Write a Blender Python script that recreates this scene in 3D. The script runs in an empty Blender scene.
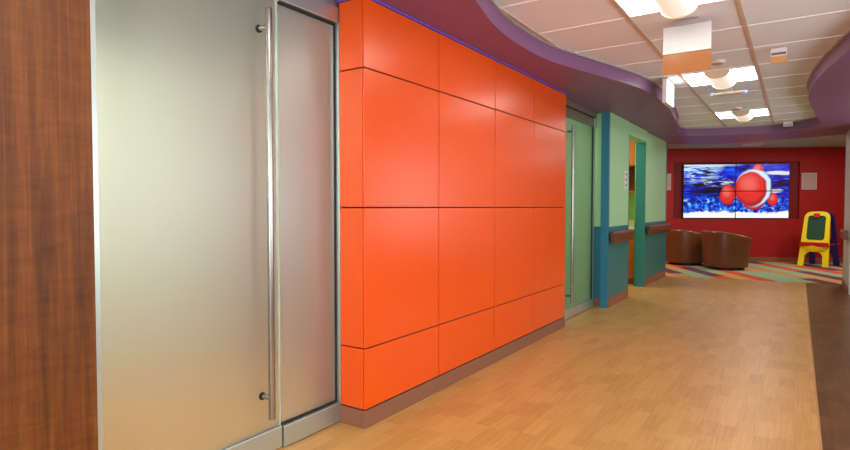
import bpy, bmesh, math, random
from mathutils import Vector, Matrix
from mathutils.geometry import tessellate_polygon
random.seed(7)
PI = math.pi
SC = bpy.context.scene
COL = SC.collection

# ------------------------------------------------------------------ colour / node helpers
def lin(c):
    out = []
    for v in c[:3]:
        v /= 255.0
        out.append(v / 12.92 if v <= 0.04045 else ((v + 0.055) / 1.055) ** 2.4)
    return (out[0], out[1], out[2], 1.0)

class NT:
    """small wrapper around a material node tree"""
    def __init__(s, name):
        s.m = bpy.data.materials.new(name); s.m.use_nodes = True
        s.t = s.m.node_tree; s.N = s.t.nodes; s.L = s.t.links
        s.b = s.N.get('Principled BSDF'); s.out = s.N.get('Material Output')
    def n(s, typ, **kw):
        o = s.N.new(typ)
        for k, v in kw.items(): setattr(o, k, v)
        return o
    def set(s, sock, v):
        if isinstance(v, bpy.types.NodeSocket): s.L.new(v, sock)
        else: sock.default_value = v
    def math(s, op, a, b=0.0, c=None, clamp=False):
        o = s.n('ShaderNodeMath', operation=op); o.use_clamp = clamp
        s.set(o.inputs[0], a); s.set(o.inputs[1], b)
        if c is not None: s.set(o.inputs[2], c)
        return o.outputs[0]
    def mix(s, f, a, b):
        o = s.n('ShaderNodeMix', data_type='RGBA')
        s.set(o.inputs[0], f); s.set(o.inputs[6], a); s.set(o.inputs[7], b)
        return o.outputs[2]
    def pos(s, obj=False):
        if obj: return s.n('ShaderNodeTexCoord').outputs['Object']
        return s.n('ShaderNodeNewGeometry').outputs['Position']
    def sep(s, v):
        o = s.n('ShaderNodeSeparateXYZ'); s.L.new(v, o.inputs[0]); return o.outputs
    def comb(s, x=0.0, y=0.0, z=0.0):
        o = s.n('ShaderNodeCombineXYZ')
        s.set(o.inputs[0], x); s.set(o.inputs[1], y); s.set(o.inputs[2], z); return o.outputs[0]
    def mapping(s, v, scale=(1, 1, 1), rot=(0, 0, 0), loc=(0, 0, 0)):
        o = s.n('ShaderNodeMapping'); s.L.new(v, o.inputs[0])
        o.inputs['Location'].default_value = loc; o.inputs['Rotation'].default_value = rot; o.inputs['Scale'].default_value = scale
        return o.outputs[0]
    def noise(s, v, scale=5, detail=3, rough=0.5, dist=0.0):
        o = s.n('ShaderNodeTexNoise'); s.L.new(v, o.inputs['Vector'])
        o.inputs['Scale'].default_value = scale; o.inputs['Detail'].default_value = detail
        o.inputs['Roughness'].default_value = rough; o.inputs['Distortion'].default_value = dist
        return o.outputs['Fac']
    def white(s, v):
        o = s.n('ShaderNodeTexWhiteNoise'); s.L.new(v, o.inputs['Vector']); return o.outputs['Value']
    def ramp(s, f, stops, mode='LINEAR'):
        o = s.n('ShaderNodeValToRGB'); s.L.new(f, o.inputs[0]); r = o.color_ramp; r.interpolation = mode
        while len(r.elements) < len(stops): r.elements.new(0.5)
        for e, (p, c) in zip(r.elements, stops): e.position = p; e.color = c
        return o.outputs[0]
    def bump(s, h, strength=0.1, dist=0.01):
        o = s.n('ShaderNodeBump'); s.L.new(h, o.inputs['Height'])
        o.inputs['Strength'].default_value = strength; o.inputs['Distance'].default_value = dist
        s.L.new(o.outputs[0], s.b.inputs['Normal'])

def plain(name, c, rough=0.5, metal=0.0, spec=0.5, var=0.04, emit=0.0, bump=0.0, coat=0.0):
    k = NT(name)
    base = lin(c)
    if var:
        f = k.noise(k.pos(True), 6, 3)
        d = tuple(v * (1 - var) for v in base[:3]) + (1,); u = tuple(min(1, v * (1 + var)) for v in base[:3]) + (1,)
        k.set(k.b.inputs['Base Color'], k.mix(f, d, u))
    else: k.b.inputs['Base Color'].default_value = base
    k.b.inputs['Roughness'].default_value = rough; k.b.inputs['Metallic'].default_value = metal
    k.b.inputs['Specular IOR Level'].default_value = spec; k.b.inputs['Coat Weight'].default_value = coat
    if emit:
        k.b.inputs['Emission Color'].default_value = base; k.b.inputs['Emission Strength'].default_value = emit
    if bump: k.bump(k.noise(k.pos(True), 220, 2), bump, 0.002)
    return k.m

def wood(name, dark, mid, light, axis='Z', scale=1.0, rough=0.4, figure=0.35):
    """straight grain along one axis with a faint cross figure"""
    k = NT(name); p = k.pos()
    st = {'Z': (9, 9, 0.35), 'Y': (9, 0.35, 9), 'X': (0.35, 9, 9)}[axis]
    fg = {'Z': (1.2, 1.2, 5), 'Y': (1.2, 5, 1.2), 'X': (5, 1.2, 1.2)}[axis]
    g = k.noise(k.mapping(p, tuple(v * scale for v in st)), 2.2, 6, 0.62, 0.6)
    fine = k.noise(k.mapping(p, tuple(v * scale * 5 for v in st)), 3.0, 3, 0.6)
    fig = k.noise(k.mapping(p, tuple(v * scale * 2.2 for v in fg)), 2.0, 3, 0.5, 1.2)
    h = k.math('ADD', k.math('MULTIPLY', g, 0.75), k.math('MULTIPLY', fine, 0.25))
    h = k.math('ADD', h, k.math('MULTIPLY', k.math('SUBTRACT', fig, 0.5), figure))
    k.set(k.b.inputs['Base Color'], k.ramp(h, [(0.30, lin(dark)), (0.52, lin(mid)), (0.72, lin(light))]))
    k.b.inputs['Roughness'].default_value = rough; k.b.inputs['Specular IOR Level'].default_value = 0.3
    return k.m

# ------------------------------------------------------------------ materials
M = {}
def orange_mat():
    k = NT('orange_laminate')
    f = k.noise(k.pos(), 3, 2)
    k.set(k.b.inputs['Base Color'], k.mix(f, lin((232, 82, 3)), lin((238, 86, 5))))
    k.b.inputs['Roughness'].default_value = 0.27; k.b.inputs['Specular IOR Level'].default_value = 0.55
    return k.m
M['orange'] = orange_mat()
M['wood_panel'] = wood('cherry_veneer', (64, 31, 6), (106, 56, 14), (134, 76, 24), 'Z', 1.0, 0.5, 0.22)
M['wood_cab'] = wood('cabinet_veneer', (150, 76, 24), (190, 104, 40), (212, 128, 60), 'Z', 1.2, 0.42, 0.2)
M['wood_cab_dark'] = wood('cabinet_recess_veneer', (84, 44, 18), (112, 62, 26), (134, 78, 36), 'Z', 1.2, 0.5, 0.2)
M['wood_rail'] = wood('handrail_wood', (84, 44, 24), (114, 64, 38), (134, 80, 52), 'Y', 1.4, 0.35, 0.1)
M['black'] = plain('black_joint', (14, 11, 10), 0.7, var=0)
M['core'] = plain('wall_core', (40, 22, 14), 0.8)
M['base'] = plain('taupe_rubber_base', (138, 92, 68), 0.5)
M['base_dark'] = plain('brown_rubber_base', (150, 92, 66), 0.5)
M['purple'] = plain('plum_paint', (132, 88, 130), 0.45, bump=0.02)
M['violet'] = plain('violet_trim_paint', (104, 84, 196), 0.45)
M['tee'] = plain('bounce_tinted_tee', (206, 180, 158), 0.35, var=0.01)  # warm floor bounce on the main tees put into their colour
M['tee_white'] = plain('side_lit_cross_tee', (250, 248, 246), 0.4, var=0)  # same tees, side light put into a lighter colour
M['trim_grey'] = plain('grey_ceiling_trim', (176, 168, 164), 0.5, var=0.02)
M['white_wall'] = plain('offwhite_paint', (224, 220, 206), 0.6)
M['jamb'] = plain('pale_grey_corner', (196, 188, 172), 0.5)
M['red'] = plain('red_paint', (168, 22, 16), 0.55, bump=0.02)
M['red_niche'] = plain('dark_red_paint', (124, 14, 12), 0.55)
M['green'] = plain('pale_green_paint', (166, 216, 162), 0.5, bump=0.02)
M['green_in'] = plain('lime_green_paint', (168, 206, 110), 0.5)
M['teal'] = plain('teal_paint', (36, 116, 114), 0.45, bump=0.02)
M['teal_blue'] = plain('blue_teal_paint', (36, 118, 142), 0.45)
M['teal_jamb'] = plain('sea_green_paint', (42, 126, 120), 0.45)
M['room_wall'] = plain('office_wall_paint', (228, 238, 214), 0.7)
M['room_wall_green'] = plain('office_green_wall_paint', (186, 226, 172), 0.7)
M['lounge_ceil'] = plain('lounge_ceiling_paint', (160, 200, 176), 0.7)
M['office_ceil'] = plain('grey_ceiling_paint', (66, 64, 60), 0.8)
M['office_floor'] = plain('olive_office_carpet', (232, 168, 84), 0.9)
M['partition'] = plain('taupe_partition', (132, 74, 52), 0.7)
M['steel'] = plain('brushed_steel', (160, 156, 150), 0.24, 1.0, var=0.03)
M['alu'] = plain('satin_aluminium', (196, 206, 200), 0.36, 0.85, var=0.03)
M['alu_dark'] = plain('bronze_aluminium', (150, 140, 120), 0.4, 0.7)
M['gasket'] = plain('black_gasket', (16, 22, 22), 0.6, var=0)
M['white'] = plain('white_plastic', (226, 225, 222), 0.4, var=0.02)
M['plate'] = plain('white_sign_plate', (196, 195, 194), 0.5, var=0.02)
M['cream'] = plain('cream_solid_surface', (228, 214, 186), 0.4)
M['dark_button'] = plain('blue_grey_button', (70, 86, 120), 0.4)
M['grille'] = plain('speaker_grille_cloth', (190, 172, 158), 0.8)
M['leather'] = plain('brown_vinyl', (118, 72, 36), 0.34, var=0.08)
M['leather_seat'] = plain('brown_vinyl_seat', (104, 60, 34), 0.45, var=0.08)
M['chair_base'] = plain('dark_plinth', (26, 16, 12), 0.6)
M['bezel'] = plain('black_bezel', (10, 10, 14), 0.35, var=0)
M['yellow'] = plain('yellow_plastic', (255, 232, 12), 0.35)
M['red_plastic'] = plain('red_plastic', (206, 28, 28), 0.35)
M['chalk'] = plain('green_chalkboard', (28, 78, 48), 0.7)
M['navy'] = plain('navy_plastic', (42, 34, 112), 0.4)
M['tan_board'] = plain('tan_board', (186, 132, 84), 0.6)
M['tan_plate'] = plain('amber_sheet', (214, 158, 92), 0.4)
M['tan_disc'] = plain('tan_disc', (206, 152, 98), 0.5)
M['dark_vent'] = plain('grey_louvre', (120, 104, 100), 0.7)  # even grey of the stripe on the small ceiling box

def emit_mat(name, c, strength):
    k = NT(name)
    k.b.inputs['Base Color'].default_value = lin((230, 230, 230))
    k.b.inputs['Emission Color'].default_value = lin(c); k.b.inputs['Emission Strength'].default_value = strength
    return k.m
M['diffuser'] = emit_mat('lamp_diffuser', (255, 250, 240), 12.0)
M['sign_lit'] = emit_mat('lit_sign_face', (255, 252, 244), 2.6)
M['blue_led'] = emit_mat('blue_led', (30, 105, 255), 1.2)

def tiles_mat():
    k = NT('ceiling_tile'); p = k.pos()
    f = k.noise(p, 90, 4, 0.7); g = k.noise(p, 1.3, 2)
    k.set(k.b.inputs['Base Color'], k.mix(k.math('MULTIPLY', f, 0.35), lin((232, 236, 240)), lin((218, 222, 226))))
    k.b.inputs['Roughness'].default_value = 0.85
    k.bump(f, 0.15, 0.002)
    return k.m
M['tiles'] = tiles_mat()

def floor_mat(name, cols, w=0.09, l=0.26):
    """sheet vinyl printed with short staggered wood blocks running down the corridor"""
    k = NT(name); p = k.sep(k.pos())
    row = k.math('FLOOR', k.math('DIVIDE', p[0], w))
    off = k.white(k.comb(row, 3.3, 0))
    yy = k.math('ADD', k.math('DIVIDE', p[1], l), k.math('MULTIPLY', off, 0.8))
    cell = k.math('FLOOR', yy)
    r1 = k.white(k.comb(row, cell, 1.0))
    gr = k.noise(k.mapping(k.pos(), (34, 1.6, 1)), 2.2, 5, 0.65, 0.5)
    big = k.noise(k.pos(), 1.1, 2)
    t = k.math('ADD', k.math('ADD', k.math('MULTIPLY', r1, 0.20), 0.09), k.math('MULTIPLY', gr, 0.62))
    c = k.ramp(t, [(0.18, lin(cols[0])), (0.5, lin(cols[1])), (0.85, lin(cols[2]))])
    fx = k.math('FRACT', k.math('DIVIDE', p[0], w)); fy = k.math('FRACT', yy)
    edge = k.math('MAXIMUM', k.math('LESS_THAN', fx, 0.03), k.math('LESS_THAN', fy, 0.012))
    c = k.mix(k.math('MULTIPLY', edge, 0.30), c, lin(cols[0]))
    k.set(k.b.inputs['Base Color'], c)
    k.b.inputs['Roughness'].default_value = 0.36
    k.b.inputs['Specular IOR Level'].default_value = 0.4
    return k.m
M['oak'] = floor_mat('oak_vinyl', [(168, 116, 54), (198, 150, 82), (218, 172, 104)])
M['walnut'] = floor_mat('walnut_vinyl', [(60, 34, 8), (98, 60, 20), (132, 86, 36)])

def carpet_mat():
    k = NT('striped_carpet')
    p = k.sep(k.mapping(k.pos(), (1, 1, 1), (0, 0, math.radians(60))))
    # long bands across the room, broken into staggered lengths
    band = k.math('DIVIDE', p[1], 0.28); bi = k.math('FLOOR', band)
    seg = k.math('FLOOR', k.math('ADD', k.math('DIVIDE', p[0], 1.5), k.math('MULTIPLY', bi, 0.37)))
    r = k.white(k.comb(bi, seg, 0.7))
    cyc = k.math('FRACT', k.math('ADD', k.math('MULTIPLY', bi, 0.41), k.math('MULTIPLY', r, 0.35)))
    c = k.ramp(cyc, [(0.0, lin((156, 188, 144))), (0.25, lin((224, 166, 88))), (0.45, lin((222, 84, 44))), (0.65, lin((112, 52, 74))), (0.85, lin((196, 160, 92)))], 'CONSTANT')
    f = k.noise(k.pos(), 300, 2)
    k.set(k.b.inputs['Base Color'], k.mix(k.math('MULTIPLY', f, 0.35), c, lin((60, 40, 40))))
    k.b.inputs['Roughness'].default_value = 0.95
    k.bump(f, 0.4, 0.004)
    return k.m
M['carpet'] = carpet_mat()

def frosted(name, tint, rough=0.42, veil=0.35, gloss=0.0):
    """satin-etched glass: blurred see-through plus a faint milky veil"""
    k = NT(name)
    k.b.inputs['Base Color'].default_value = lin(tint)
    k.b.inputs['Roughness'].default_value = rough
    k.b.inputs['IOR'].default_value = 1.4
    k.b.inputs['Transmission Weight'].default_value = 1.0
    tr = k.n('ShaderNodeBsdfTranslucent'); tr.inputs[0].default_value = lin(tint)
    df = k.n('ShaderNodeBsdfDiffuse'); df.inputs[0].default_value = lin(tint)
    a = k.n('ShaderNodeMixShader'); a.inputs[0].default_value = 0.45
    k.L.new(tr.outputs[0], a.inputs[1]); k.L.new(df.outputs[0], a.inputs[2])
    b = k.n('ShaderNodeMixShader'); b.inputs[0].default_value = veil
    k.L.new(k.b.outputs[0], b.inputs[1]); k.L.new(a.outputs[0], b.inputs[2])
    sh = b.outputs[0]
    if gloss:      # the polished outer face mirrors its surroundings softly
        g = k.n('ShaderNodeBsdfGlossy'); g.inputs['Color'].default_value = (1, 1, 1, 1); g.inputs['Roughness'].default_value = 0.34
        c = k.n('ShaderNodeMixShader'); c.inputs[0].default_value = gloss
        k.L.new(sh, c.inputs[1]); k.L.new(g.outputs[0], c.inputs[2]); sh = c.outputs[0]
    k.L.new(sh, k.out.inputs[0])
    return k.m
M['frost'] = frosted('frosted_glass', (236, 240, 230), 0.42, 0.10, 0.06)
M['frost_side'] = frosted('frosted_sidelight_glass', (236, 240, 230), 0.42, 0.10, 0.15)
M['frost_green'] = frosted('frosted_green_glass', (196, 228, 190), 0.40, 0.22)
M['glass_edge'] = plain('green_glass_edge', (176, 206, 184), 0.2, var=0.02)

def amber_clear():
    k = NT('amber_clear_plate')
    k.b.inputs['Base Color'].default_value = lin((172, 112, 56)); k.b.inputs['Roughness'].default_value = 0.25
    tp = k.n('ShaderNodeBsdfTransparent'); tp.inputs[0].default_value = lin((226, 170, 104))
    b = k.n('ShaderNodeMixShader'); b.inputs[0].default_value = 0.62
    k.L.new(tp.outputs[0], b.inputs[1]); k.L.new(k.b.outputs[0], b.inputs[2]); k.L.new(b.outputs[0], k.out.inputs[0])
    return k.m
M['amber'] = amber_clear()

# ------------------------------------------------------------------ mesh builder
class MB:
    def __init__(s): s.bm = bmesh.new()
    def box(s, x0, x1, y0, y1, z0, z1):
        v = [s.bm.verts.new((x, y, z)) for x in (x0, x1) for y in (y0, y1) for z in (z0, z1)]
        for f in ((0, 1, 3, 2), (4, 6, 7, 5), (0, 4, 5, 1), (2, 3, 7, 6), (0, 2, 6, 4), (1, 5, 7, 3)):
            s.bm.faces.new([v[i] for i in f])
        return s
    def tube(s, p0, p1, r, seg=20, r1=None, caps=True):
        p0, p1 = Vector(p0), Vector(p1); d = (p1 - p0).normalized()
        a = d.orthogonal().normalized(); b = d.cross(a); r1 = r if r1 is None else r1
        A = [s.bm.verts.new(p0 + (a * math.cos(t) + b * math.sin(t)) * r) for t in [2 * PI * i / seg for i in range(seg)]]
        B = [s.bm.verts.new(p1 + (a * math.cos(t) + b * math.sin(t)) * r1) for t in [2 * PI * i / seg for i in range(seg)]]
        for i in range(seg): s.bm.faces.new((A[i], A[(i + 1) % seg], B[(i + 1) % seg], B[i]))
        if caps: s.bm.faces.new(A[::-1]); s.bm.faces.new(B)
        return s
    def lathe(s, prof, seg=28, c=(0, 0, 0)):
        rings = []
        for r, z in prof:
            rings.append([s.bm.verts.new((c[0] + max(r, 1e-4) * math.cos(2 * PI * i / seg), c[1] + max(r, 1e-4) * math.sin(2 * PI * i / seg), c[2] + z)) for i in range(seg)])
        for A, B in zip(rings, rings[1:]):
            for i in range(seg): s.bm.faces.new((A[i], A[(i + 1) % seg], B[(i + 1) % seg], B[i]))
        s.bm.faces.new(rings[0][::-1]); s.bm.faces.new(rings[-1])
        return s
    def loft(s, rings, closed_u=True, closed_v=False, caps=True):
        R = [[s.bm.verts.new(p) for p in r] for r in rings]
        n = len(R[0])
        pairs = list(zip(R, R[1:])) + ([(R[-1], R[0])] if closed_v else [])
        for A, B in pairs:
            for i in range(n if closed_u else n - 1): s.bm.faces.new((A[i], A[(i + 1) % n], B[(i + 1) % n], B[i]))
        if caps and not closed_v: s.bm.faces.new(R[0][::-1]); s.bm.faces.new(R[-1])
        return s
    def prism(s, outer, holes, d0, d1, f):
        """2-D outline with holes, pushed from depth d0 to d1; f(u, v, d) -> point"""
        loops = [outer] + list(holes)
        tris = tessellate_polygon([[Vector((p[0], p[1], 0)) for p in l] for l in loops])
        flat = [p for l in loops for p in l]
        A = [s.bm.verts.new(f(p[0], p[1], d0)) for p in flat]; B = [s.bm.verts.new(f(p[0], p[1], d1)) for p in flat]
        for t in tris:
            s.bm.faces.new([A[i] for i in t]); s.bm.faces.new([B[i] for i in reversed(t)])
        k = 0
        for l in loops:
            n = len(l)
            for i in range(n):
                a, b = k + i, k + (i + 1) % n
                s.bm.faces.new((A[a], A[b], B[b], B[a]))
            k += n
        return s
    def build(s, name, mat, parent=None, loc=None, rot=None, smooth=False, bevel=0.0, seg=2):
        bmesh.ops.recalc_face_normals(s.bm, faces=s.bm.faces)
        me = bpy.data.meshes.new(name); s.bm.to_mesh(me); s.bm.free()
        me.materials.append(mat)
        o = bpy.data.objects.new(name, me); COL.objects.link(o)
        if smooth:
            for p in me.polygons: p.use_smooth = True
            try: me.set_sharp_from_angle(angle=math.radians(40))
            except Exception: pass
        if parent is not None: o.parent = parent
        if loc is not None: o.location = loc
        if rot is not None: o.rotation_euler = rot
        if bevel:
            b = o.modifiers.new('bevel', 'BEVEL'); b.width = bevel; b.segments = seg; b.limit_method = 'ANGLE'; b.angle_limit = math.radians(40)
            if hasattr(b, 'harden_normals'): b.harden_normals = False
        return o

def tag(o, label, cat, group=None):
    o['label'] = label; o['category'] = cat; o['kind'] = 'thing'
    if group: o['group'] = group
    return o
def thing(name, label, cat, loc=(0, 0, 0), rz=0.0, group=None):
    o = bpy.data.objects.new(name, None); COL.objects.link(o)
    o.empty_display_size = 0.1
    o.location = loc; o.rotation_euler = (0, 0, rz)
    return tag(o, label, cat, group)
def struct(o, label=None):
    o['kind'] = 'structure'
    if label: o['label'] = label
    return o
def sbox(name, mat, *b, bevel=0.0, label=None): return struct(MB().box(*b).build(name, mat, bevel=bevel), label)
def copy_tree(o, parent=None):
    c = o.copy(); COL.objects.link(c)
    if parent is not None: c.parent = parent
    for ch in list(o.children): copy_tree(ch, c)
    return c

SOF = 2.418      # underside of the plum soffit
CEI = 2.55      # tiled ceiling
GX = -2.216     # plane of the frosted glass front
OX = -2.008     # face of the orange panels

# ------------------------------------------------------------------ floor
CY0, CY1 = 10.83 + 0.0, 11.20
def carpet_y(x): return 10.83 + (x + 1.984) * (0.37 / 2.609)
m = MB(); m.prism([(-4.6, -3.2), (0.118, -3.2), (0.118, carpet_y(0.118)), (-4.6, carpet_y(-4.6))], [], -0.08, 0.0, lambda u, v, d: (u, v, d))
struct(m.build('floor', M['oak']))
m = MB(); m.prism([(0.128, -3.2), (2.7, -3.2), (2.7, carpet_y(2.7)), (0.128, carpet_y(0.128))], [], -0.08, 0.0, lambda u, v, d: (u, v, d))
struct(m.build('floor_border', M['walnut']))
m = MB(); m.prism([(0.118, -3.2), (0.128, -3.2), (0.128, carpet_y(0.128)), (0.118, carpet_y(0.118))], [], -0.08, 0.0005, lambda u, v, d: (u, v, d))
struct(m.build('floor_trim', M['tan_board']))
m = MB(); m.prism([(-4.6, carpet_y(-4.6)), (3.4, carpet_y(3.4)), (3.4, 17.2), (-4.6, 17.2)], [], -0.08, 0.002, lambda u, v, d: (u, v, d))
struct(m.build('floor_carpet', M['carpet']))

# ------------------------------------------------------------------ ceiling, soffit with a waving edge
def spline(pts, n=8, closed=True):
    out = []; N = len(pts)
    for i in range(N):
        p0, p1, p2, p3 = (Vector(pts[(i + j - 1) % N]) for j in range(4))
        for k in range(n):
            t = k / n
            out.append(0.5 * ((2 * p1) + (-p0 + p2) * t + (2 * p0 - 5 * p1 + 4 * p2 - p3) * t * t + (-p0 + 3 * p1 - 3 * p2 + p3) * t ** 3))
    return [(p.x, p.y) for p in out]
wave = [(-1.05, -2.2), (-1.10, -0.6), (-1.18, 0.7), (-1.33, 1.9), (-1.524, 2.771), (-1.640, 3.25), (-1.690, 3.72), (-1.672, 4.311), (-1.491, 5.056), (-1.335, 5.70),
        (-1.278, 6.237), (-1.292, 7.091), (-1.365, 7.906), (-1.448, 8.642), (-1.575, 9.35), (-1.615, 9.75), (-1.605, 9.944), (-1.539, 10.083), (-1.30, 10.22), (-1.038, 10.323),
        (-0.70, 10.39), (-0.362, 10.400), (-0.10, 10.24), (0.100, 10.02), (0.215, 9.80), (0.250, 9.60), (0.225, 9.25), (0.146, 8.468), (0.080, 7.473), (0.074, 7.071), (0.106, 6.516), (0.167, 5.978), (0.217, 5.682), (0.300, 5.231),
        (0.50, 4.4), (0.78, 3.4), (0.95, 2.2), (0.90, 0.8), (0.80, -0.8), (0.75, -2.2), (0.0, -2.7)]
loop = spline(wave, 6)
soff_out = [(-2.36, -3.1), (2.0, -3.1), (2.0, 11.05), (0.623, 11.306), (-0.20, 11.52), (-0.75, 11.64), (-1.30, 11.67), (-1.60, 11.60), (-2.044, 11.175), (-2.36, 10.95)]
m = MB()
tri = tessellate_polygon([[Vector((x, y, 0)) for x, y in soff_out], [Vector((x, y, 0)) for x, y in loop]])
flat = soff_out + loop
vb = [m.bm.verts.new((x, y, SOF)) for x, y in flat]
for t in tri: m.bm.faces.new([vb[i] for i in t])
k0 = len(soff_out)
vt = [m.bm.verts.new((x, y, CEI)) for x, y in loop]
for i in range(len(loop)):
    j = (i + 1) % len(loop); m.bm.faces.new((vb[k0 + i], vb[k0 + j], vt[j], vt[i]))
ot = [m.bm.verts.new((x, y, 2.60)) for x, y in soff_out]
for i in range(k0):
    j = (i + 1) % k0; m.bm.faces.new((vb[i], vb[j], ot[j], ot[i]))
so = struct(m.build('ceiling_soffit', M['purple'], smooth=True))
# thin grey angle where the tiles meet the waving fascia
m = MB()
cen = []
for i in range(len(loop)):
    a, b = Vector(loop[i - 1]), Vector(loop[(i + 1) % len(loop)]); d = (b - a).normalized(); nrm = Vector((-d.y, d.x))
    c = Vector(loop[i]); 
    cen.append((c, nrm))
ctr = Vector((-0.65, 4.0))
rings = []
area = sum(loop[i][0] * loop[(i + 1) % len(loop)][1] - loop[(i + 1) % len(loop)][0] * loop[i][1] for i in range(len(loop)))
sg = 1.0 if area > 0 else -1.0
for c, nrm in cen:
    q = c + nrm * sg * 0.018
    rings.append([(c.x, c.y, CEI - 0.014), (q.x, q.y, CEI - 0.014), (q.x, q.y, CEI - 0.002), (c.x, c.y, CEI - 0.002)])
m.loft(rings, True, True)
struct(m.build('ceiling_trim', M['trim_grey']))
sbox('ceiling', M['tiles'], -2.0, 1.3, -3.0, 11.0, CEI, CEI + 0.03)
# exposed grid
m = MB(); MOD = 0.655
for i in range(-2, 4):
    x = -0.99 + i * MOD - 0.0
    m.box(x - 0.012, x + 0.012, -2.6, 10.6, CEI - 0.009, CEI)
struct(m.build('ceiling_grid', M['tee']))
m = MB()
for j in range(-10, 11):
    y = 4.005 + j * MOD
    m.box(-1.95, 1.2, y - 0.008, y + 0.008, CEI - 0.005, CEI)
struct(m.build('ceiling_cross_grid', M['tee_white']))

# ------------------------------------------------------------------ near wood wall and frosted glass front
sbox('wall_near', M['wood_panel'], -2.42, -2.06, -3.1, 0.995, 0, SOF, bevel=0.003)
sbox('trim_near', M['alu'], -2.24, -2.19, 0.99, 1.075, 0, SOF)

def glass_front(y0, ym, y1, x, frost, mats, leaf, side, leaf_h=2.285, names=('door_1', 'window_1')):
    pass

# door_1: frosted leaf with a long pull bar
d1 = bpy.data.objects.new('door_1', None); COL.objects.link(d1); d1.location = (GX, 1.53, 0); d1['kind'] = 'structure'; d1['label'] = 'near frosted glass door leaf with tall steel pull bar'
def W(m, name, mat, parent, **kw):          # world-space mesh under a parent that is not rotated
    o = m.build(name, mat, parent, **kw); o.location = -Vector(parent.location); return o
W(MB().box(GX - 0.012, GX, 1.07, 1.968, 0.118, 2.285), 'glass_panel', M['frost'], d1)
W(MB().box(GX - 0.012, GX, 1.969, 1.977, 0.118, 2.285), 'glass_edge', M['glass_edge'], d1)
W(MB().box(GX - 0.035, GX + 0.012, 1.07, 1.975, 0.008, 0.118), 'bottom_rail', M['alu'], d1, bevel=0.003)
W(MB().box(GX - 0.035, GX + 0.012, 1.07, 1.975, 2.285, 2.335), 'top_rail', M['alu'], d1, bevel=0.003)
h = W(MB().tube((-2.15, 1.863, 0.20), (-2.15, 1.863, 2.215), 0.0165, 28), 'pull_bar', M['steel'], d1, smooth=True)
for z in (0.305, 2.122):
    o = MB().tube((GX, 1.856, z), (-2.155, 1.862, z), 0.0125, 20).build('standoff', M['steel'], h, smooth=True)
    o2 = MB().tube((GX, 1.856, z), (GX + 0.008, 1.856, z), 0.019, 24).build('standoff_rose', M['gasket'], h, smooth=True)
# window_1: fixed sidelight
w1 = bpy.data.objects.new('window_1', None); COL.objects.link(w1); w1.location = (GX, 2.2, 0); w1['kind'] = 'structure'; w1['label'] = 'fixed frosted sidelight between near door and orange wall'
W(MB().box(GX - 0.014, GX - 0.004, 1.985, 2.395, 0.115, 2.285), 'glass_panel', M['frost_side'], w1)
W(MB().box(GX - 0.03, GX + 0.022, 1.983, 2.43, 0.004, 0.115), 'bottom_rail', M['alu'], w1, bevel=0.003)
W(MB().box(GX - 0.03, GX + 0.022, 1.90, 2.43, 2.295, 2.385), 'header', M['alu'], w1, bevel=0.003)
W(MB().box(GX - 0.03, -2.189, 2.4035, 2.43, 0.115, 2.295), 'mullion', M['alu'], w1, bevel=0.002)
W(MB().box(GX - 0.016, GX + 0.002, 1.985, 2.408, 0.113, 0.127).box(GX - 0.016, GX + 0.002, 1.985, 2.408, 2.281, 2.296).box(GX - 0.016, GX + 0.002, 2.394, 2.403, 0.127, 2.281), 'gasket', M['gasket'], w1)
W(MB().box(GX - 0.03, GX + 0.015, 1.99, 2.42, 0.0, 0.006), 'sweep', M['gasket'], w1)
sbox('trim_header', M['alu'], GX - 0.05, GX + 0.010, 1.0, 2.43, 2.335, SOF)

# ------------------------------------------------------------------ orange panelled wall
sbox('wall_left', M['core'], -2.42, -2.0185, 2.432, 5.64, 0, SOF)
sbox('baseboard_left', M['base'], -2.03, OX + 0.004, 2.405, 5.643, 0, 0.10)
sbox('baseboard_left_return', M['base'], -2.195, -2.03, 2.403, 2.432, 0, 0.10)
sbox('trim_violet', M['violet'], -2.19, OX + 0.010, 2.395, 5.655, 2.407, SOF)
ys = [2.409, 3.186, 4.020, 4.805, 5.645]
zs = [0.104, 0.452, 1.247, 2.022, 2.409]
rows = ['bottom row', 'second row up', 'third row up', 'top row']
cols = ['at the near wall corner', 'one column beyond the near corner', 'two columns beyond the near corner', 'at the green glass door end']
size = ['low', 'tall', 'tall', 'short']
for r in range(4):
    for c in range(4):
        y0, y1, z0, z1 = ys[c] + (0.0045 if c else 0), ys[c + 1] - 0.0045, zs[r] + 0.004, zs[r + 1] - 0.004
        yc = (y0 + y1) / 2
        o = MB().box(-0.010, 0.0, y0 - yc, y1 - yc, 0, z1 - z0).build('cladding_sheet', M['orange'], loc=(OX, yc, z0), bevel=0.0012, seg=1)
        tag(o, f'{size[r]} orange cladding sheet, {rows[r]}, {cols[c]}', 'wall panel', 'orange panels on the long wall face')
rrow = ['lowest', 'second from the floor', 'third from the floor', 'topmost']
for r in range(4):
    z0, z1 = zs[r] + 0.004, zs[r + 1] - 0.004
    o = MB().box(-0.078, 0.088, 0, 0.022, 0, z1 - z0).build('cladding_sheet', M['orange'], loc=(-2.110, 2.407, z0), bevel=0.0012, seg=1)
    tag(o, f'narrow orange return panel beside the frosted sidelight, {rrow[r]}', 'wall panel', 'narrow orange panels on the wall return')

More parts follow.
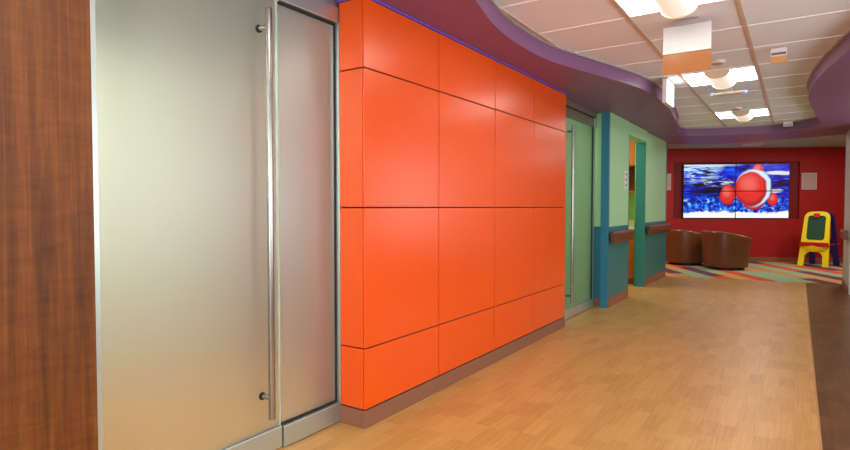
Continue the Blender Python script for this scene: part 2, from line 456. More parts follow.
# ------------------------------------------------------------------ far frosted green glass door
DX = -2.12
d2 = bpy.data.objects.new('door_2', None); COL.objects.link(d2); d2.location = (DX, 6.2, 0); d2['kind'] = 'structure'; d2['label'] = 'far green frosted glass door with steel pull bar'
W(MB().box(DX - 0.012, DX, 5.65, 6.885, 0.11, 2.235), 'glass_panel', M['frost_green'], d2)
W(MB().box(DX - 0.03, DX + 0.014, 5.65, 6.95, 0.008, 0.11), 'bottom_rail', M['alu'], d2, bevel=0.003)
W(MB().box(DX - 0.03, DX + 0.014, 5.65, 6.93, 2.235, 2.335), 'top_rail', M['alu_dark'], d2, bevel=0.003)
W(MB().box(DX - 0.02, DX + 0.006, 6.885, 6.925, 0.11, 2.235), 'side_gasket', M['gasket'], d2)
W(MB().box(DX - 0.03, DX + 0.022, 6.93, 7.0, 2.225, 2.345), 'pivot_block', M['alu'], d2, bevel=0.003)
h = W(MB().tube((-2.055, 6.0, 0.19), (-2.055, 6.0, 2.155), 0.0155, 24), 'pull_bar', M['steel'], d2, smooth=True)
for z in (0.27, 2.075):
    MB().tube((DX, 6.0, z), (-2.06, 6.0, z), 0.0125, 16).build('standoff', M['steel'], h, smooth=True)
sbox('trim_door_header', M['alu_dark'], DX - 0.05, DX + 0.02, 5.65, 7.0, 2.352, SOF)
sbox('trim_door_track', M['gasket'], DX - 0.04, DX + 0.002, 5.65, 6.93, 2.335, 2.352)
sbox('trim_door_jamb', M['alu'], DX - 0.05, DX + 0.010, 6.925, 6.97, 0.0, 2.225)

# ------------------------------------------------------------------ green and teal walls, alcove
SPL = 1.005
sbox('wall_recess_upper', M['green'], -2.28, -2.05, 7.06, 7.975, SPL, SOF)
sbox('wall_recess_lower', M['teal_blue'], -2.28, -2.05, 7.06, 7.975, 0, SPL)
sbox('baseboard_recess', M['base_dark'], DX, -2.05, 7.048, 7.06, 0, 0.10)
# first wall: blue-teal end cap, pale green above, teal below
G1, G2 = -1.945, -1.985
sbox('wall_end_cap', M['teal_blue'], -2.032, G1 + 0.004, 6.975, 7.03, 0, SOF)
sbox('wall_green_first', M['green'], -2.045, G1, 7.03, 7.972, SPL, SOF)
sbox('wall_teal_first', M['teal'], -2.045, G1, 7.03, 7.972, 0, SPL - 0.012)
sbox('trim_chair_rail_first', M['teal_blue'], -2.045, G1 + 0.004, 7.03, 7.972, SPL - 0.03, SPL)
sbox('baseboard_first', M['base_dark'], G1, G1 + 0.010, 7.03, 7.978, 0, 0.115)
sbox('trim_opening_edge', M['teal_blue'], -2.05, G1 + 0.004, 7.972, 7.986, 0, 2.25)
# header over the opening
sbox('wall_header', M['green'], -2.12, -1.955, 7.986, 9.15, 2.25, SOF)
# second wall
sbox('wall_jamb_end', M['teal_jamb'], -2.125, G2 + 0.002, 9.14, 9.19, 0, 2.25)
sbox('wall_jamb_top', M['green'], -2.125, G2 + 0.001, 9.14, 9.19, 2.25, SOF)
sbox('wall_green_second', M['green'], -2.145, G2, 9.19, 10.80, SPL, SOF)
sbox('wall_teal_second', M['teal'], -2.145, G2, 9.19, 10.80, 0, SPL - 0.012)
sbox('trim_chair_rail_second', M['teal_blue'], -2.145, G2 + 0.004, 9.19, 10.80, SPL - 0.03, SPL)
sbox('baseboard_second', M['base_dark'], G2, G2 + 0.010, 9.19, 10.82, 0, 0.115)
sbox('trim_far_corner', M['teal_blue'], -2.15, G2 + 0.006, 10.80, 10.84, 0, SOF)
# alcove shell
sbox('wall_alcove_back', M['green_in'], -3.36, -3.30, 7.9, 9.9, 0, 2.5)
sbox('wall_alcove_far', M['green_in'], -3.30, -2.145, 9.86, 9.92, 0, 2.5)
sbox('wall_alcove_near', M['green_in'], -3.30, -2.285, 7.9, 7.975, 0, 2.5)
sbox('ceiling_alcove', M['white_wall'], -3.36, -2.12, 7.9, 9.92, 2.5, 2.55)
sbox('wall_alcove_head', M['green_in'], -2.15, -2.10, 7.986, 9.14, SOF, 2.5)

# alcove cabinets
cab = thing('base_cabinet', 'wooden base cabinet standing in the alcove beyond the teal wall', 'cabinet', (-2.72, 9.60, 0))
MB().box(-0.56, 0.56, -0.24, 0.255, 0.09, 0.875).build('body', M['wood_cab'], cab)
MB().box(-0.56, 0.56, -0.20, 0.25, 0.0, 0.09).build('toe_kick', M['base_dark'], cab)
for i in range(2):
    x0 = -0.55 + i * 0.555
    d = MB().box(x0, x0 + 0.545, -0.262, -0.242, 0.10, 0.86).build('door', M['wood_cab'], cab, bevel=0.002)
    hx = x0 + (0.50 if i == 0 else 0.045)
    MB().tube((hx, -0.285, 0.68), (hx, -0.285, 0.80), 0.005, 10).tube((hx, -0.285, 0.70), (hx, -0.26, 0.70), 0.004, 8).tube((hx, -0.285, 0.78), (hx, -0.26, 0.78), 0.004, 8).build('handle', M['steel'], d, smooth=True)
top = thing('worktop', 'cream worktop with upstand on the alcove base cabinet', 'worktop', (-2.72, 9.60, 0.876))
MB().box(-0.57, 0.57, -0.28, 0.255, 0, 0.035).build('slab', M['cream'], top, bevel=0.004)
MB().box(-0.57, 0.57, 0.235, 0.255, 0.035, 0.16).build('upstand', M['cream'], top, bevel=0.003)
upc = thing('wall_cabinet', 'orange-brown wood wall cabinet with open niche hung in the alcove', 'cabinet', (-2.72, 9.66, 1.49))
MB().box(-0.56, 0.56, 0.18, 0.198, 0, 0.86).build('back_panel', M['wood_cab_dark'], upc)
MB().box(-0.56, -0.54, -0.2, 0.18, 0, 0.86).build('side_panel', M['wood_cab'], upc)
MB().box(0.54, 0.56, -0.2, 0.18, 0, 0.86).build('side_panel', M['wood_cab'], upc)
for z in (0.0, 0.43, 0.84): MB().box(-0.54, 0.54, -0.2, 0.18, z, z + 0.02).build('shelf', M['wood_cab'], upc)
for i in range(2):
    x0 = -0.555 + i * 0.557
    d = MB().box(x0, x0 + 0.552, -0.222, -0.202, 0.435, 0.86).build('door', M['wood_cab'], upc, bevel=0.002)

# handrails
def rail(y0, y1, x, z0, z1, label, sgn=1):
    yc = (y0 + y1) / 2
    t = thing('handrail', label, 'handrail', (x, yc, z0), 0.0, 'wooden handrails along the corridor')
    h = z1 - z0
    prof = [(0.022 * sgn, 0.02), (0.045 * sgn, 0.0), (0.07 * sgn, 0.01), (0.075 * sgn, 0.03), (0.075 * sgn, h - 0.03), (0.066 * sgn, h - 0.004), (0.05 * sgn, h), (0.022 * sgn, h - 0.01)]
    MB().loft([[(p[0], y, p[1]) for p in prof] for y in (y0 - yc, y1 - yc)]).build('grip', M['wood_rail'], t, bevel=0.006)
    n = 2
    for i in range(n):
        yy = (y0 - yc) * 0.7 if i == 0 else (y1 - yc) * 0.7
        a, b = sorted((0.001 * sgn, 0.03 * sgn))
        MB().box(a, b, yy - 0.04, yy + 0.04, 0.03, h - 0.03).build('bracket', M['alu_dark'], t)
    return t
rail(7.02, 7.955, G1, 0.795, 0.945, 'wooden handrail on the first teal wall, beside the glass door')
rail(9.20, 10.86, G2, 0.815, 0.960, 'wooden handrail on the farther teal wall, beyond the alcove')

# wall plate with three buttons
t = thing('wall_plate', 'white wall plate with three buttons on the pale green wall', 'switch', (G1, 7.80, 1.50))
MB().box(-0.002, 0.008, -0.06, 0.06, 0, 0.235).build('plate', M['white'], t, bevel=0.002)
for z in (0.045, 0.118, 0.19):
    MB().box(0.008, 0.014, -0.02, 0.02, z - 0.014, z + 0.014).build('button', M['dark_button'], t, bevel=0.002)

# ------------------------------------------------------------------ right wall (its far end shows) and closure behind the camera
RX = 0.62
sbox('wall_right', M['jamb'], RX, 2.0, 9.95, 11.185, 0, SOF, bevel=0.004)
sbox('trim_right', M['teal_blue'], RX - 0.004, RX + 0.03, 11.185, 11.20, 0, SOF)
sbox('baseboard_right', M['base'], RX - 0.010, RX, 9.96, 11.185, 0, 0.10)
rail(10.0, 10.75, RX, 0.776, 0.912, 'short length of wooden handrail on the pale wall near the easel', -1)
# unseen windows added on this side and behind, to frame the fill lights
sbox('wall_right_near', M['white_wall'], 2.0, 2.1, -3.1, 10.0, 0, 0.70)
sbox('wall_right_head', M['white_wall'], 2.0, 2.1, -3.1, 10.0, 2.20, CEI)
sbox('added_glare_pier', M['partition'], 2.0, 2.1, 5.45, 7.45, 0.70, 2.20)  # added out of view to keep the side window out of the sidelight's reflection
m = MB()
for y in (-3.06, -0.5, 2.1, 5.40, 7.50, 9.94): m.box(2.01, 2.09, y - 0.03, y + 0.03, 0.70, 2.20)
struct(m.build('added_window_side', M['alu']))
sbox('wall_behind', M['white_wall'], -2.42, 2.1, -3.2, -3.1, 0, 0.60)
sbox('wall_behind_head', M['white_wall'], -2.42, 2.1, -3.2, -3.1, 2.30, CEI)
m = MB()
for x in (-2.38, -0.2, 1.96): m.box(x - 0.03, x + 0.03, -3.19, -3.11, 0.60, 2.30)
struct(m.build('added_window_behind', M['alu']))

# rooms behind the frosted glass
sbox('wall_office_back', M['room_wall'], -4.10, -4.00, -0.3, 3.2, 0, 2.45)
sbox('floor_office', M['office_floor'], -4.0, -2.26, -0.3, 3.1, 0.0, 0.004)
sbox('wall_office_side', M['room_wall'], -4.0, -2.42, -0.4, -0.3, 0, 2.45)
sbox('wall_office_partition', M['partition'], -4.0, -2.42, 3.1, 3.2, 0, 2.45)
sbox('ceiling_office', M['office_ceil'], -4.1, -2.26, -0.4, 3.2, 2.36, 2.5)
sbox('wall_store_back', M['room_wall_green'], -3.80, -3.70, 5.0, 7.9, 0, 2.45)
sbox('wall_store_side', M['room_wall_green'], -3.7, -2.42, 5.0, 5.1, 0, 2.45)
sbox('wall_store_far', M['room_wall_green'], -3.7, -2.285, 7.8, 7.9, 0, 2.45)
sbox('ceiling_store', M['room_wall'], -3.8, -2.26, 5.0, 7.9, 2.45, 2.5)

# ------------------------------------------------------------------ lounge with red video wall
BO = Vector((-0.796, 14.811, 0)); EU = Vector((0.895, 0.4461, 0)).normalized(); EN = Vector((EU.y, -EU.x, 0))
RZ = math.atan2(EU.y, EU.x)
BM = Matrix.Translation(BO) @ Matrix.Rotation(RZ, 4, 'Z')     # local x along the wall, -y into the room
def bw(m, name, mat, parent=None, **kw):
    o = m.build(name, mat, parent, **kw)
    if parent is None: o.location = BO; o.rotation_euler = (0, 0, RZ)
    return o
LZ = 2.59
NU0, NU1, NZ0, NZ1 = -1.80, 0.915, 0.985, 2.275
struct(bw(MB().box(-4.6, NU0, 0, 0.06, 0, LZ), 'wall_back', M['red']))
struct(bw(MB().box(NU1, 3.3, 0, 0.06, 0, LZ), 'wall_back_easel_side', M['red']))
struct(bw(MB().box(NU0, NU1, 0, 0.06, 0, NZ0), 'wall_back_below', M['red']))
struct(bw(MB().box(NU0, NU1, 0, 0.06, NZ1, LZ), 'wall_back_above', M['red']))
struct(bw(MB().box(NU0 - 0.05, NU1 + 0.05, 0.06, 0.10, NZ0 - 0.05, NZ1 + 0.05), 'wall_niche', M['red_niche']))
struct(bw(MB().box(-4.5, 3.2, -0.012, 0.0, 0.002, 0.11), 'baseboard_back', M['base_dark']))
sbox('ceiling_lounge', M['lounge_ceil'], -4.6, 3.4, 10.9, 17.2, LZ, LZ + 0.05)
sbox('wall_lounge_left', M['red'], -4.6, -4.5, 9.95, 13.2, 0, LZ)
sbox('wall_lounge_near', M['red'], -4.5, -2.15, 10.70, 10.80, 0, LZ)
sbox('wall_lounge_right', M['red'], 2.0, 2.1, 9.4, 16.3, 0, LZ)

def screen_mat():
    """undersea picture: blue water, dark ledges, pale sand, a plain round orange fish with one pale band"""
    k = NT('screen_picture'); p = k.sep(k.mapping(k.pos(), (1, 1, 1)))
    dx = k.math('SUBTRACT', p[0], BO.x); dy = k.math('SUBTRACT', p[1], BO.y)
    u = k.math('ADD', k.math('MULTIPLY', dx, EU.x), k.math('MULTIPLY', dy, EU.y))
    s = k.math('DIVIDE', k.math('ADD', u, 1.597), 2.28); t = k.math('DIVIDE', k.math('SUBTRACT', p[2], 0.993), 1.238)
    uv = k.comb(s, t, 0)
    wob = k.noise(k.mapping(uv, (7, 4, 1)), 1.0, 2, 0.5)
    s = k.math('ADD', s, k.math('MULTIPLY', k.math('SUBTRACT', wob, 0.5), 0.05)); t = k.math('ADD', t, k.math('MULTIPLY', k.math('SUBTRACT', k.noise(k.mapping(uv, (6, 4, 1), (0, 0, 0), (5, 5, 0)), 1.0, 2), 0.5), 0.09))
    def ell(cx, cy, rx, ry, soft=0.10):
        a = k.math('DIVIDE', k.math('SUBTRACT', s, cx), rx); b = k.math('DIVIDE', k.math('SUBTRACT', t, cy), ry)
        r = k.math('ADD', k.math('MULTIPLY', a, a), k.math('MULTIPLY', b, b))
        return k.math('DIVIDE', k.math('SUBTRACT', 1.0 + soft, r), 2 * soft, clamp=True)
    def below(v, y, soft=0.02): return k.math('DIVIDE', k.math('SUBTRACT', y, v), soft, clamp=True)
    n1 = k.noise(k.mapping(uv, (3.5, 4.5, 1)), 2.0, 4, 0.6, 0.6)
    n2 = k.noise(k.mapping(uv, (10, 6, 1), (0, 0, 0), (3, 1, 0)), 2.2, 4, 0.65, 0.8)
    n4 = k.noise(k.mapping(uv, (4, 11, 1), (0, 0, 0.35), (1, 5, 0)), 2.0, 4, 0.6, 0.9)
    n3 = k.noise(k.mapping(uv, (3, 14, 1), (0, 0, 0), (7, 2, 0)), 2.0, 3, 0.5, 0.4)
    c = k.ramp(n1, [(0.34, lin((0, 4, 60))), (0.48, lin((0, 24, 190))), (0.62, lin((0, 70, 235))), (0.80, lin((60, 170, 255)))])
    # pale surface glow in the upper corner
    c = k.mix(k.math('MULTIPLY', ell(0.10, 0.88, 0.22, 0.20, 0.9), k.math('MULTIPLY', k.math('SUBTRACT', n4, 0.46), 8.0, clamp=True)), c, lin((205, 245, 255)))
    c = k.mix(k.math('MULTIPLY', ell(0.25, 0.99, 0.25, 0.05, 0.8), 0.8), c, lin((225, 245, 255)))
    # dark ledges with white glints across the middle
    led = k.math('MULTIPLY', ell(0.32, 0.56, 0.30, 0.17, 0.35), below(n3, 0.56, 0.06))
    c = k.mix(led, c, lin((4, 8, 30)))
    led2 = k.math('MULTIPLY', ell(0.93, 0.66, 0.16, 0.16, 0.4), below(n3, 0.54, 0.06))
    c = k.mix(led2, c, lin((6, 12, 60)))
    gl = k.math('MULTIPLY', ell(0.34, 0.66, 0.18, 0.07, 0.7), k.math('MULTIPLY', k.math('SUBTRACT', n4, 0.52), 9.0, clamp=True))
    c = k.mix(gl, c, lin((225, 235, 245)))
    c = k.mix(k.math('MULTIPLY', ell(0.90, 0.835, 0.15, 0.035, 0.5), 0.9), c, lin((235, 240, 250)))
    c = k.mix(k.math('MULTIPLY', ell(0.86, 0.50, 0.08, 0.035, 0.5), 0.9), c, lin((225, 225, 215)))
    # coral rubble, then sand
    reef = k.math('MULTIPLY', below(t, 0.42, 0.08), 1.0)
    c = k.mix(reef, c, k.ramp(n2, [(0.36, lin((2, 6, 60))), (0.50, lin((0, 50, 215))), (0.60, lin((40, 160, 250))), (0.70, lin((225, 245, 255)))]))
    # fish
    red, deep, pale = lin((226, 50, 44)), lin((150, 14, 20)), lin((250, 130, 120))
    def body(c, cx, cy, rx, ry, amt=1.0):
        e = ell(cx, cy, rx, ry)
        hi = ell(cx - rx * 0.15, cy + ry * 0.30, rx * 0.55, ry * 0.42, 0.8)
        sh = ell(cx - rx * 0.05, cy + ry * 0.12, rx * 0.95, ry * 0.95, 0.35)
        col = k.mix(k.math('MULTIPLY', hi, 0.55), k.mix(sh, deep, red), pale)
        return k.mix(e, c, col)
    c = body(c, 0.845, 0.35, 0.050, 0.12)
    c = body(c, 0.705, 0.90, 0.045, 0.10)
    c = body(c, 0.425, 0.43, 0.072, 0.185)
    c = body(c, 0.675, 0.27, 0.10, 0.10)
    c = k.mix(ell(0.672, 0.555, 0.170, 0.345), c, lin((8, 16, 90)))
    c = k.mix(ell(0.666, 0.560, 0.166, 0.340), c, lin((214, 236, 255)))
    c = body(c, 0.642, 0.535, 0.152, 0.315)
    # sand
    sandy = k.math('ADD', 0.13, k.math('MULTIPLY', k.math('SUBTRACT', n2, 0.5), 0.10))
    c = k.mix(k.math('DIVIDE', k.math('SUBTRACT', sandy, t), 0.03, clamp=True), c, lin((252, 252, 255)))
    k.b.inputs['Base Color'].default_value = (0.01, 0.01, 0.01, 1); k.b.inputs['Roughness'].default_value = 0.25
    k.set(k.b.inputs['Emission Color'], c); k.b.inputs['Emission Strength'].default_value = 0.78
    return k
SK = screen_mat(); M['screen'] = SK.m
TU = [-1.597, -0.458, 0.683]; TZ = [0.993, 1.612, 2.231]
tvlab = {(0, 1): 'upper wall screen showing pale surface light and blue water only', (1, 1): 'upper wall screen showing top half of a round orange fish',
         (0, 0): 'lower wall screen showing coral rubble and a small orange shape', (1, 0): 'lower wall screen showing underside of the orange fish, beside the wall speaker'}
for i in range(2):
    for j in range(2):
        u0, u1, z0, z1 = TU[i] + 0.002, TU[i + 1] - 0.002, TZ[j] + 0.002, TZ[j + 1] - 0.002
        uc = (u0 + u1) / 2
        P = BM @ Vector((uc, 0, z0))
        t = thing('video_screen', tvlab[(i, j)], 'screen', P, RZ, 'two by two video wall on the red wall')
        w = (u1 - u0) / 2; hh = z1 - z0
        MB().box(-w, w, -0.035, 0.055, 0, hh).build('housing', M['bezel'], t, bevel=0.003)
        b = 0.008
        MB().box(-w + b, w - b, -0.0375, -0.0352, b, hh - b).build('display', M['screen'], t)

# wall speakers
for u, z0, lab in ((1.105, 1.643, 'square pale wall speaker between video wall and easel'), (-2.02, 1.643, 'pale wall speaker half hidden by the end of green wall')):
    P = BM @ Vector((u, 0, z0))
    t = thing('wall_speaker', lab, 'speaker', P, RZ, 'wall speakers flanking the video wall')
    MB().box(-0.155, 0.155, -0.022, -0.001, 0, 0.372).build('frame', M['white'], t, bevel=0.003)
    MB().box(-0.143, 0.143, -0.027, -0.0225, 0.012, 0.36).build('grille', M['grille'], t, bevel=0.002)

# barrel club chairs
def club_chair(label, loc, rz):
    t = thing('club_chair', label, 'chair', loc, rz, 'brown barrel chairs facing the video wall')
    rings = []
    N = 48; A0 = math.radians(128)
    for i in range(N + 1):
        a = -A0 + 2 * A0 * i / N               # 0 = middle of the back (local -x)
        q = abs(a) / A0
        top = 0.765 - 0.12 * max(0.0, (q - 0.30) / 0.70) ** 1.3
        dx, dy = -math.cos(a), math.sin(a)
        def ring(r, z):
            # squarish plan with full sides
            k = 1.0 / ((abs(dx) ** 2.7 + abs(dy) ** 2.7) ** (1 / 2.7))
            return (dx * r * k, dy * r * k, z)
        rings.append([ring(0.375, 0.055), ring(0.395, 0.25), ring(0.418, 0.50), ring(0.432, top - 0.05), ring(0.430, top - 0.018), ring(0.415, top), ring(0.355, top),
                      ring(0.338, top - 0.02), ring(0.33, top - 0.06), ring(0.31, 0.30), ring(0.30, 0.055)])
    MB().loft(rings).build('shell', M['leather'], t, smooth=True)
    m = MB(); rr = []
    for z, r in ((0.20, 0.29), (0.215, 0.30), (0.40, 0.305), (0.43, 0.295), (0.44, 0.27)):
        ring = []
        for i in range(36):
            a = 2 * PI * i / 36; dx, dy = math.cos(a), math.sin(a); k = 1.0 / ((abs(dx) ** 3 + abs(dy) ** 3) ** (1 / 3))
            ring.append((dx * r * k + 0.02, dy * r * k, z))
        rr.append(ring)
    m.loft(rr).build('seat', M['leather_seat'], t, smooth=True)
    MB().lathe([(0.30, 0.0), (0.33, 0.0), (0.33, 0.05), (0.30, 0.055)]).build('plinth', M['chair_base'], t, smooth=True)
    MB().box(0.20, 0.275, -0.25, 0.25, 0.055, 0.20).build('front_panel', M['leather'], t, bevel=0.01)
    return t
club_chair('brown vinyl barrel chair nearer the wood floor, complete outline showing', (-1.195, 12.80, 0.002), math.radians(38))
club_chair('brown vinyl barrel chair beside the green wall, partly behind another chair', (-2.03, 13.34, 0.002), math.radians(48))

# child's easel
ea = thing('easel', "yellow child's easel with green chalkboard and red tray on the striped carpet", 'easel', (0.386, 14.557, 0.002), math.radians(-22))
def arch(w0, w1, z0, z1, zt, n=12):
    """outline of a frame: feet w0 apart at z0, shoulders w1 at zt, rounded top at z1"""
    p = [(w0, z0)]
    for i in range(n + 1):
        a = PI * i / n; c, s_ = math.cos(a), math.sin(a)
        p.append((w1 * (abs(c) ** 0.6) * (1 if c >= 0 else -1), zt + (z1 - zt) * (abs(s_) ** 0.6)))
    p.append((-w0, z0)); return p
def rrect(x0, x1, z0, z1, r, n=5):
    p = []
    for cx, cz, a0 in ((x1 - r, z1 - r, 0), (x0 + r, z1 - r, 90), (x0 + r, z0 + r, 180), (x1 - r, z0 + r, 270)):
        for i in range(n + 1):
            a = math.radians(a0 + 90 * i / n); p.append((cx + r * math.cos(a), cz + r * math.sin(a)))
    return p
def frame(sgn, mat, board, name):
    # leans towards the middle at the top
    lean = 0.20; y0 = -0.31
    f = lambda u, v, d: (u, sgn * (y0 + lean * v / 1.15 + d), v)
    out = arch(0.285, 0.24, 0.0, 1.155, 0.93)
    foot = [(-0.175, 0.0), (-0.165, 0.22)] + [(-0.15 * math.cos(PI * i / 8), 0.24 + 0.07 * math.sin(PI * i / 8)) for i in range(9)] + [(0.165, 0.22), (0.175, 0.0)]
    outline = out + foot
    b = MB().prism(outline, [rrect(-0.168, 0.168, 0.55, 1.065, 0.06)], 0.0, 0.045, f).build(name, mat, ea, bevel=0.006)
    MB().prism(rrect(-0.175, 0.175, 0.54, 1.075, 0.06), [], 0.018, 0.030, f).build(board[0], board[1], ea)
    return f
f = frame(1, M['yellow'], ('chalkboard', M['chalk']), 'front_frame')
MB().prism(rrect(-0.055, 0.055, 1.03, 1.115, 0.012), [], -0.018, 0.0, f).build('clip', M['red_plastic'], ea, bevel=0.003)
tr = []
def tray_pts(d):   # curved front lip with two scallops
    return None
m = MB()
N = 24; rings = []
for i in range(N + 1):
    x = -0.27 + 0.54 * i / N
    dep = 0.075 + 0.02 * abs(math.sin(2 * PI * (x + 0.27) / 0.54)) - (0.03 if abs(x) > 0.25 else 0)
    yb = -0.31 + 0.20 * 0.46 / 1.15
    rings.append([(x, yb, 0.415), (x, yb - dep * 0.9, 0.42), (x, yb - dep, 0.435), (x, yb - dep, 0.505), (x, yb - dep + 0.012, 0.508), (x, yb - dep + 0.016, 0.462), (x, yb, 0.458)])
m.loft(rings).build('tray', M['red_plastic'], ea, smooth=True)
m = MB(); rings = []
for i in range(N + 1):
    x = -0.205 + 0.41 * i / N
    dep = 0.07 * math.sqrt(max(0.02, 1 - (x / 0.215) ** 2)); zb = 0.30 + 0.05 * (x / 0.205) ** 2
    yb = -0.31 + 0.20 * 0.36 / 1.15
    rings.append([(x, yb, zb), (x, yb - dep * 0.6, zb + 0.005), (x, yb - dep, zb + 0.05), (x, yb - dep, 0.43), (x, yb, 0.43)])
m.loft(rings).build('storage_bin', M['yellow'], ea, smooth=True)
f2 = frame(-1, M['navy'], ('rear_board', M['tan_board']), 'rear_frame')
m = MB()
m.box(-0.27, 0.27, 0.225, 0.31, 0.44, 0.485)
m.build('rear_tray', M['red_plastic'], ea, bevel=0.008)
for sx in (-1, 1):
    MB().tube((sx * 0.235, -0.215, 0.46), (sx * 0.235, 0.225, 0.46), 0.014, 12).build('side_strut', M['red_plastic'], ea, smooth=True)
MB().tube((-0.17, -0.075, 1.11), (0.17, -0.075, 1.11), 0.012, 12).tube((-0.17, -0.075, 1.11), (-0.17, 0.075, 1.11), 0.012, 12).tube((0.17, -0.075, 1.11), (0.17, 0.075, 1.11), 0.012, 12).build('hinge', M['navy'], ea, smooth=True)

# ------------------------------------------------------------------ ceiling fixtures
def fixture(yc, label):
    t = thing('ceiling_light', label, 'ceiling light', (-0.665, yc, CEI - 0.012), 0.0, 'square ceiling lights with curved centre baskets')
    h = 0.316
    m = MB().prism([(-h, -h), (h, -h), (h, h), (-h, h)], [[(-h + 0.012, -h + 0.012), (h - 0.012, -h + 0.012), (h - 0.012, h - 0.012), (-h + 0.012, h - 0.012)]], 0.0, 0.011, lambda u, v, d: (u, v, d))
    m.build('frame', M['white'], t)
    for s in (-1, 1):
        a, b = sorted((s * 0.108, s * (h - 0.013)))
        MB().box(a, b, -h + 0.013, h - 0.013, 0.004, 0.010).build('diffuser', M['diffuser'], t)
    rings = []
    n = 16
    sec = [(0.107 * math.cos(PI + PI * i / n), 0.004 + 0.062 * math.sin(PI + PI * i / n)) for i in range(n + 1)]
    m = MB().loft([[(x, y, z) for x, z in sec] for y in (-h + 0.013, h - 0.013)])
    m.build('basket', M['basket'], t, smooth=True)
    for y in (-h + 0.011, h - 0.022):
        sec2 = [(0.112 * math.cos(PI + PI * i / n), 0.004 + 0.071 * math.sin(PI + PI * i / n)) for i in range(n + 1)]
        MB().loft([[(x, yy, z) for x, z in sec2] for yy in (y, y + 0.012)]).build('basket_rim', M['rim'], t, smooth=True)
    return t
M['rim'] = plain('warm_white_rim', (226, 200, 170), 0.5)
M['basket'] = emit_mat('lit_white_basket', (255, 236, 214), 0.42)
fixture(3.66, 'nearest square ceiling light, above the hanging white sign')
fixture(6.30, 'middle square ceiling light, beyond the hanging white sign')
fixture(8.95, 'farthest square ceiling light, next to the plum far fascia')

# hanging sign with white plate and amber lower sheet
t = thing('hanging_sign', 'white rectangular sign with amber lower sheet hung from ceiling', 'sign', (-0.660, 4.259, 2.18))
MB().box(-0.153, 0.153, -0.012, 0.012, 0.140, 0.328).build('plate', M['plate'], t, bevel=0.003)
MB().box(-0.153, 0.153, -0.004, 0.004, 0.0, 0.140).build('lower_sheet', M['amber'], t)
MB().box(-0.075, 0.075, -0.014, 0.014, 0.3285, CEI - 2.18 - 0.006).build('mount', M['trim_grey'], t, bevel=0.002)
t = thing('ceiling_sign', 'small white ceiling box with amber lower band near the curved fascia', 'sign', (-0.152, 5.416, 2.422))
MB().box(-0.058, 0.058, -0.015, 0.015, 0.052, 0.118).build('housing', M['white'], t, bevel=0.003)
MB().box(-0.050, 0.050, -0.018, -0.0152, 0.062, 0.080).build('louvre', M['dark_vent'], t)
MB().box(-0.056, 0.056, -0.008, 0.008, 0.0, 0.052).build('lower_band', M['tan_plate'], t)
MB().box(-0.03, 0.03, -0.01, 0.01, 0.118, CEI - 2.422 - 0.006).build('mount', M['trim_grey'], t)
t = thing('lit_sign', 'brightly lit white box sign hung beside the waving plum fascia', 'sign', (-1.138, 6.24, 2.30))
MB().box(-0.022, 0.022, -0.18, 0.18, 0.0, 0.240).build('housing', M['white'], t, bevel=0.003)
MB().box(0.0222, 0.026, -0.172, 0.172, 0.008, 0.232).build('lit_face', M['sign_lit'], t)
MB().box(-0.015, 0.015, -0.06, 0.06, 0.240, CEI - 2.30 - 0.006).build('mount', M['trim_grey'], t)
# discs just before the second and third lights
for (x, y, lab) in ((-0.618, 5.63, 'tan ceiling disc before the middle square light'), (-0.690, 8.40, 'tan ceiling disc before the farthest square light')):
    t = thing('smoke_detector', lab, 'smoke detector', (x, y, CEI - 0.0005), 0.0, 'round tan ceiling discs')
    MB().lathe([(0.052, -0.024), (0.058, -0.018), (0.060, 0.0)], 28).build('rim', M['white'], t, smooth=True)
    MB().lathe([(0.020, -0.034), (0.046, -0.030), (0.050, -0.0245)], 28).build('cap', M['tan_disc'], t, smooth=True)
# bar with two blue lights
t = thing('emergency_light', 'slim ceiling bar with a blue light at each end', 'emergency light', (-0.64, 6.84, 2.47), 0.0)
n = 12
sec = [(0.055 * math.cos(2 * PI * i / n), 0.018 * math.sin(2 * PI * i / n)) for i in range(n)]
MB().loft([[(x, p[0], p[1]) for p in sec] for x in (-0.15, 0.15)]).build('bar', M['white'], t, smooth=True)
MB().loft([[(x, p[0] * 0.6, p[1] * 0.3 - 0.0145) for p in sec] for x in (-0.11, 0.11)]).build('lens', M['tan_plate'], t, smooth=True)
MB().box(-0.05, 0.05, -0.03, 0.03, 0.014, CEI - 2.47 - 0.006).build('mount', M['trim_grey'], t)
for s in (-1, 1):
    MB().loft([[(s * x, p[0] * q, p[1] * q) for p in sec] for x, q in ((0.1505, 1.0), (0.165, 0.9), (0.175, 0.5))]).build('blue_lamp', M['blue_led'], t, smooth=True)
# small white box on the far fascia
t = thing('ceiling_sensor', 'small white box on the plum fascia above the video wall', 'sensor', (-0.148, 10.20, 2.478))
MB().box(-0.062, 0.062, -0.02, 0.02, 0.0, 0.071).build('box', M['white'], t, bevel=0.004)
MB().box(-0.05, 0.05, -0.0235, -0.0202, 0.012, 0.030).build('vent', M['grille'], t)
# linear grille in the lounge ceiling
t = thing('ceiling_vent', 'pale linear air grille in lounge ceiling above the screens', 'vent', (-0.83, 13.85, LZ), RZ * 0.4)
MB().box(-0.20, 0.20, -0.26, 0.26, -0.012, -0.0005).build('frame', M['white'], t, bevel=0.003)
for i in range(7):
    y = -0.21 + i * 0.07
    MB().box(-0.18, 0.18, y - 0.012, y + 0.012, -0.018, -0.0125).build('slat', M['white'], t)

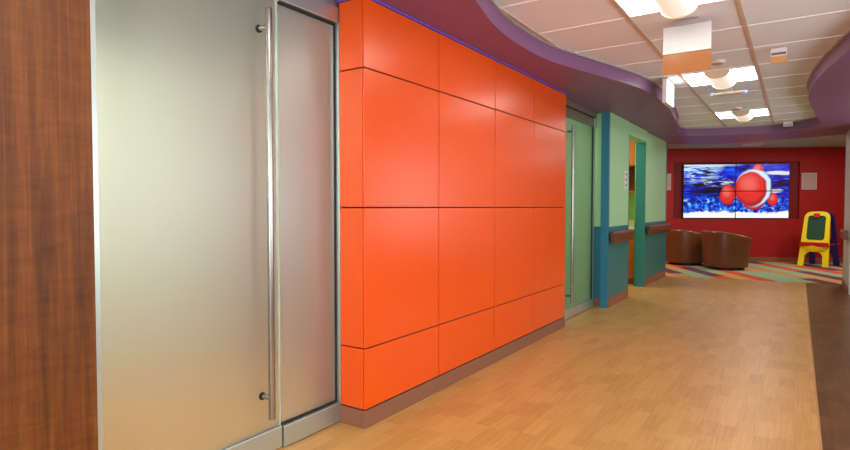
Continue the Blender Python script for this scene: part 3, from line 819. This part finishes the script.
# ------------------------------------------------------------------ lamps
def area(name, loc, sx, sy, power, color=(1, 0.96, 0.9), rot=(0, 0, 0)):
    l = bpy.data.lights.new(name, 'AREA'); l.shape = 'RECTANGLE'; l.size = sx; l.size_y = sy; l.energy = power; l.color = color
    o = bpy.data.objects.new(name, l); COL.objects.link(o); o.location = loc; o.rotation_euler = rot
    return o
for i, y in enumerate((1.01, -1.64)):
    area('corridor_lamp', (-0.665, y, CEI - 0.02), 0.6, 0.6, 20)
# fill lights added behind the unseen side and rear windows to lift the ceiling
area('added_fill_light', (2.12, 3.4, 1.45), 1.5, 13.0, 175, (0.88, 0.95, 1.0), (0, PI / 2, 0))
area('added_fill_light', (-0.2, -3.22, 1.45), 3.4, 1.7, 110, (0.82, 0.91, 1.0), (PI / 2, 0, 0))
area('added_office_wash', (-2.95, 0.30, 2.18), 0.5, 0.25, 58, (1, 0.98, 0.94), tuple(Vector((-1.0, 2.25, 0.15)).to_track_quat('-Z', 'Y').to_euler()))  # unseen wash added to brighten the frosted door from behind
area('store_lamp', (-3.0, 6.4, 2.42), 0.6, 0.9, 9, (1, 0.98, 0.9))
area('alcove_lamp', (-2.8, 8.8, 2.48), 0.4, 0.4, 15, (1, 0.9, 0.65))
area('lounge_lamp', (-3.2, 12.3, 2.57), 0.6, 0.6, 27, (1, 0.93, 0.85))
area('lounge_lamp', (1.2, 13.4, 2.57), 0.6, 0.6, 27, (1, 0.93, 0.85))
area('lounge_lamp', (-0.6, 12.5, 2.57), 0.6, 0.6, 18, (1, 0.93, 0.85))
w = bpy.data.worlds.new('world'); SC.world = w; w.use_nodes = True
w.node_tree.nodes['Background'].inputs[0].default_value = (1, 0.97, 0.92, 1); w.node_tree.nodes['Background'].inputs[1].default_value = 0.15

# ------------------------------------------------------------------ camera
cam = bpy.data.cameras.new('camera'); co = bpy.data.objects.new('camera', cam); COL.objects.link(co)
cam.sensor_width = 36.0; cam.lens = 36.0 * 560.0 / 850.0; cam.clip_start = 0.02
pitch = math.atan(18 / 560.0); yaw = math.radians(33.653)
co.location = (0, 0, 1.25); co.rotation_euler = (PI / 2 - pitch, 0, yaw)
SC.camera = co

vs = SC.view_settings
vs.view_transform = 'Standard'; vs.look = 'None'; vs.gamma = 1.0; vs.use_curve_mapping = False
vs.exposure = 0.38
SC.cycles.use_denoising = True
SC.cycles.max_bounces = 12; SC.cycles.diffuse_bounces = 6; SC.cycles.transmission_bounces = 10
SC.cycles.sample_clamp_indirect = 6.0
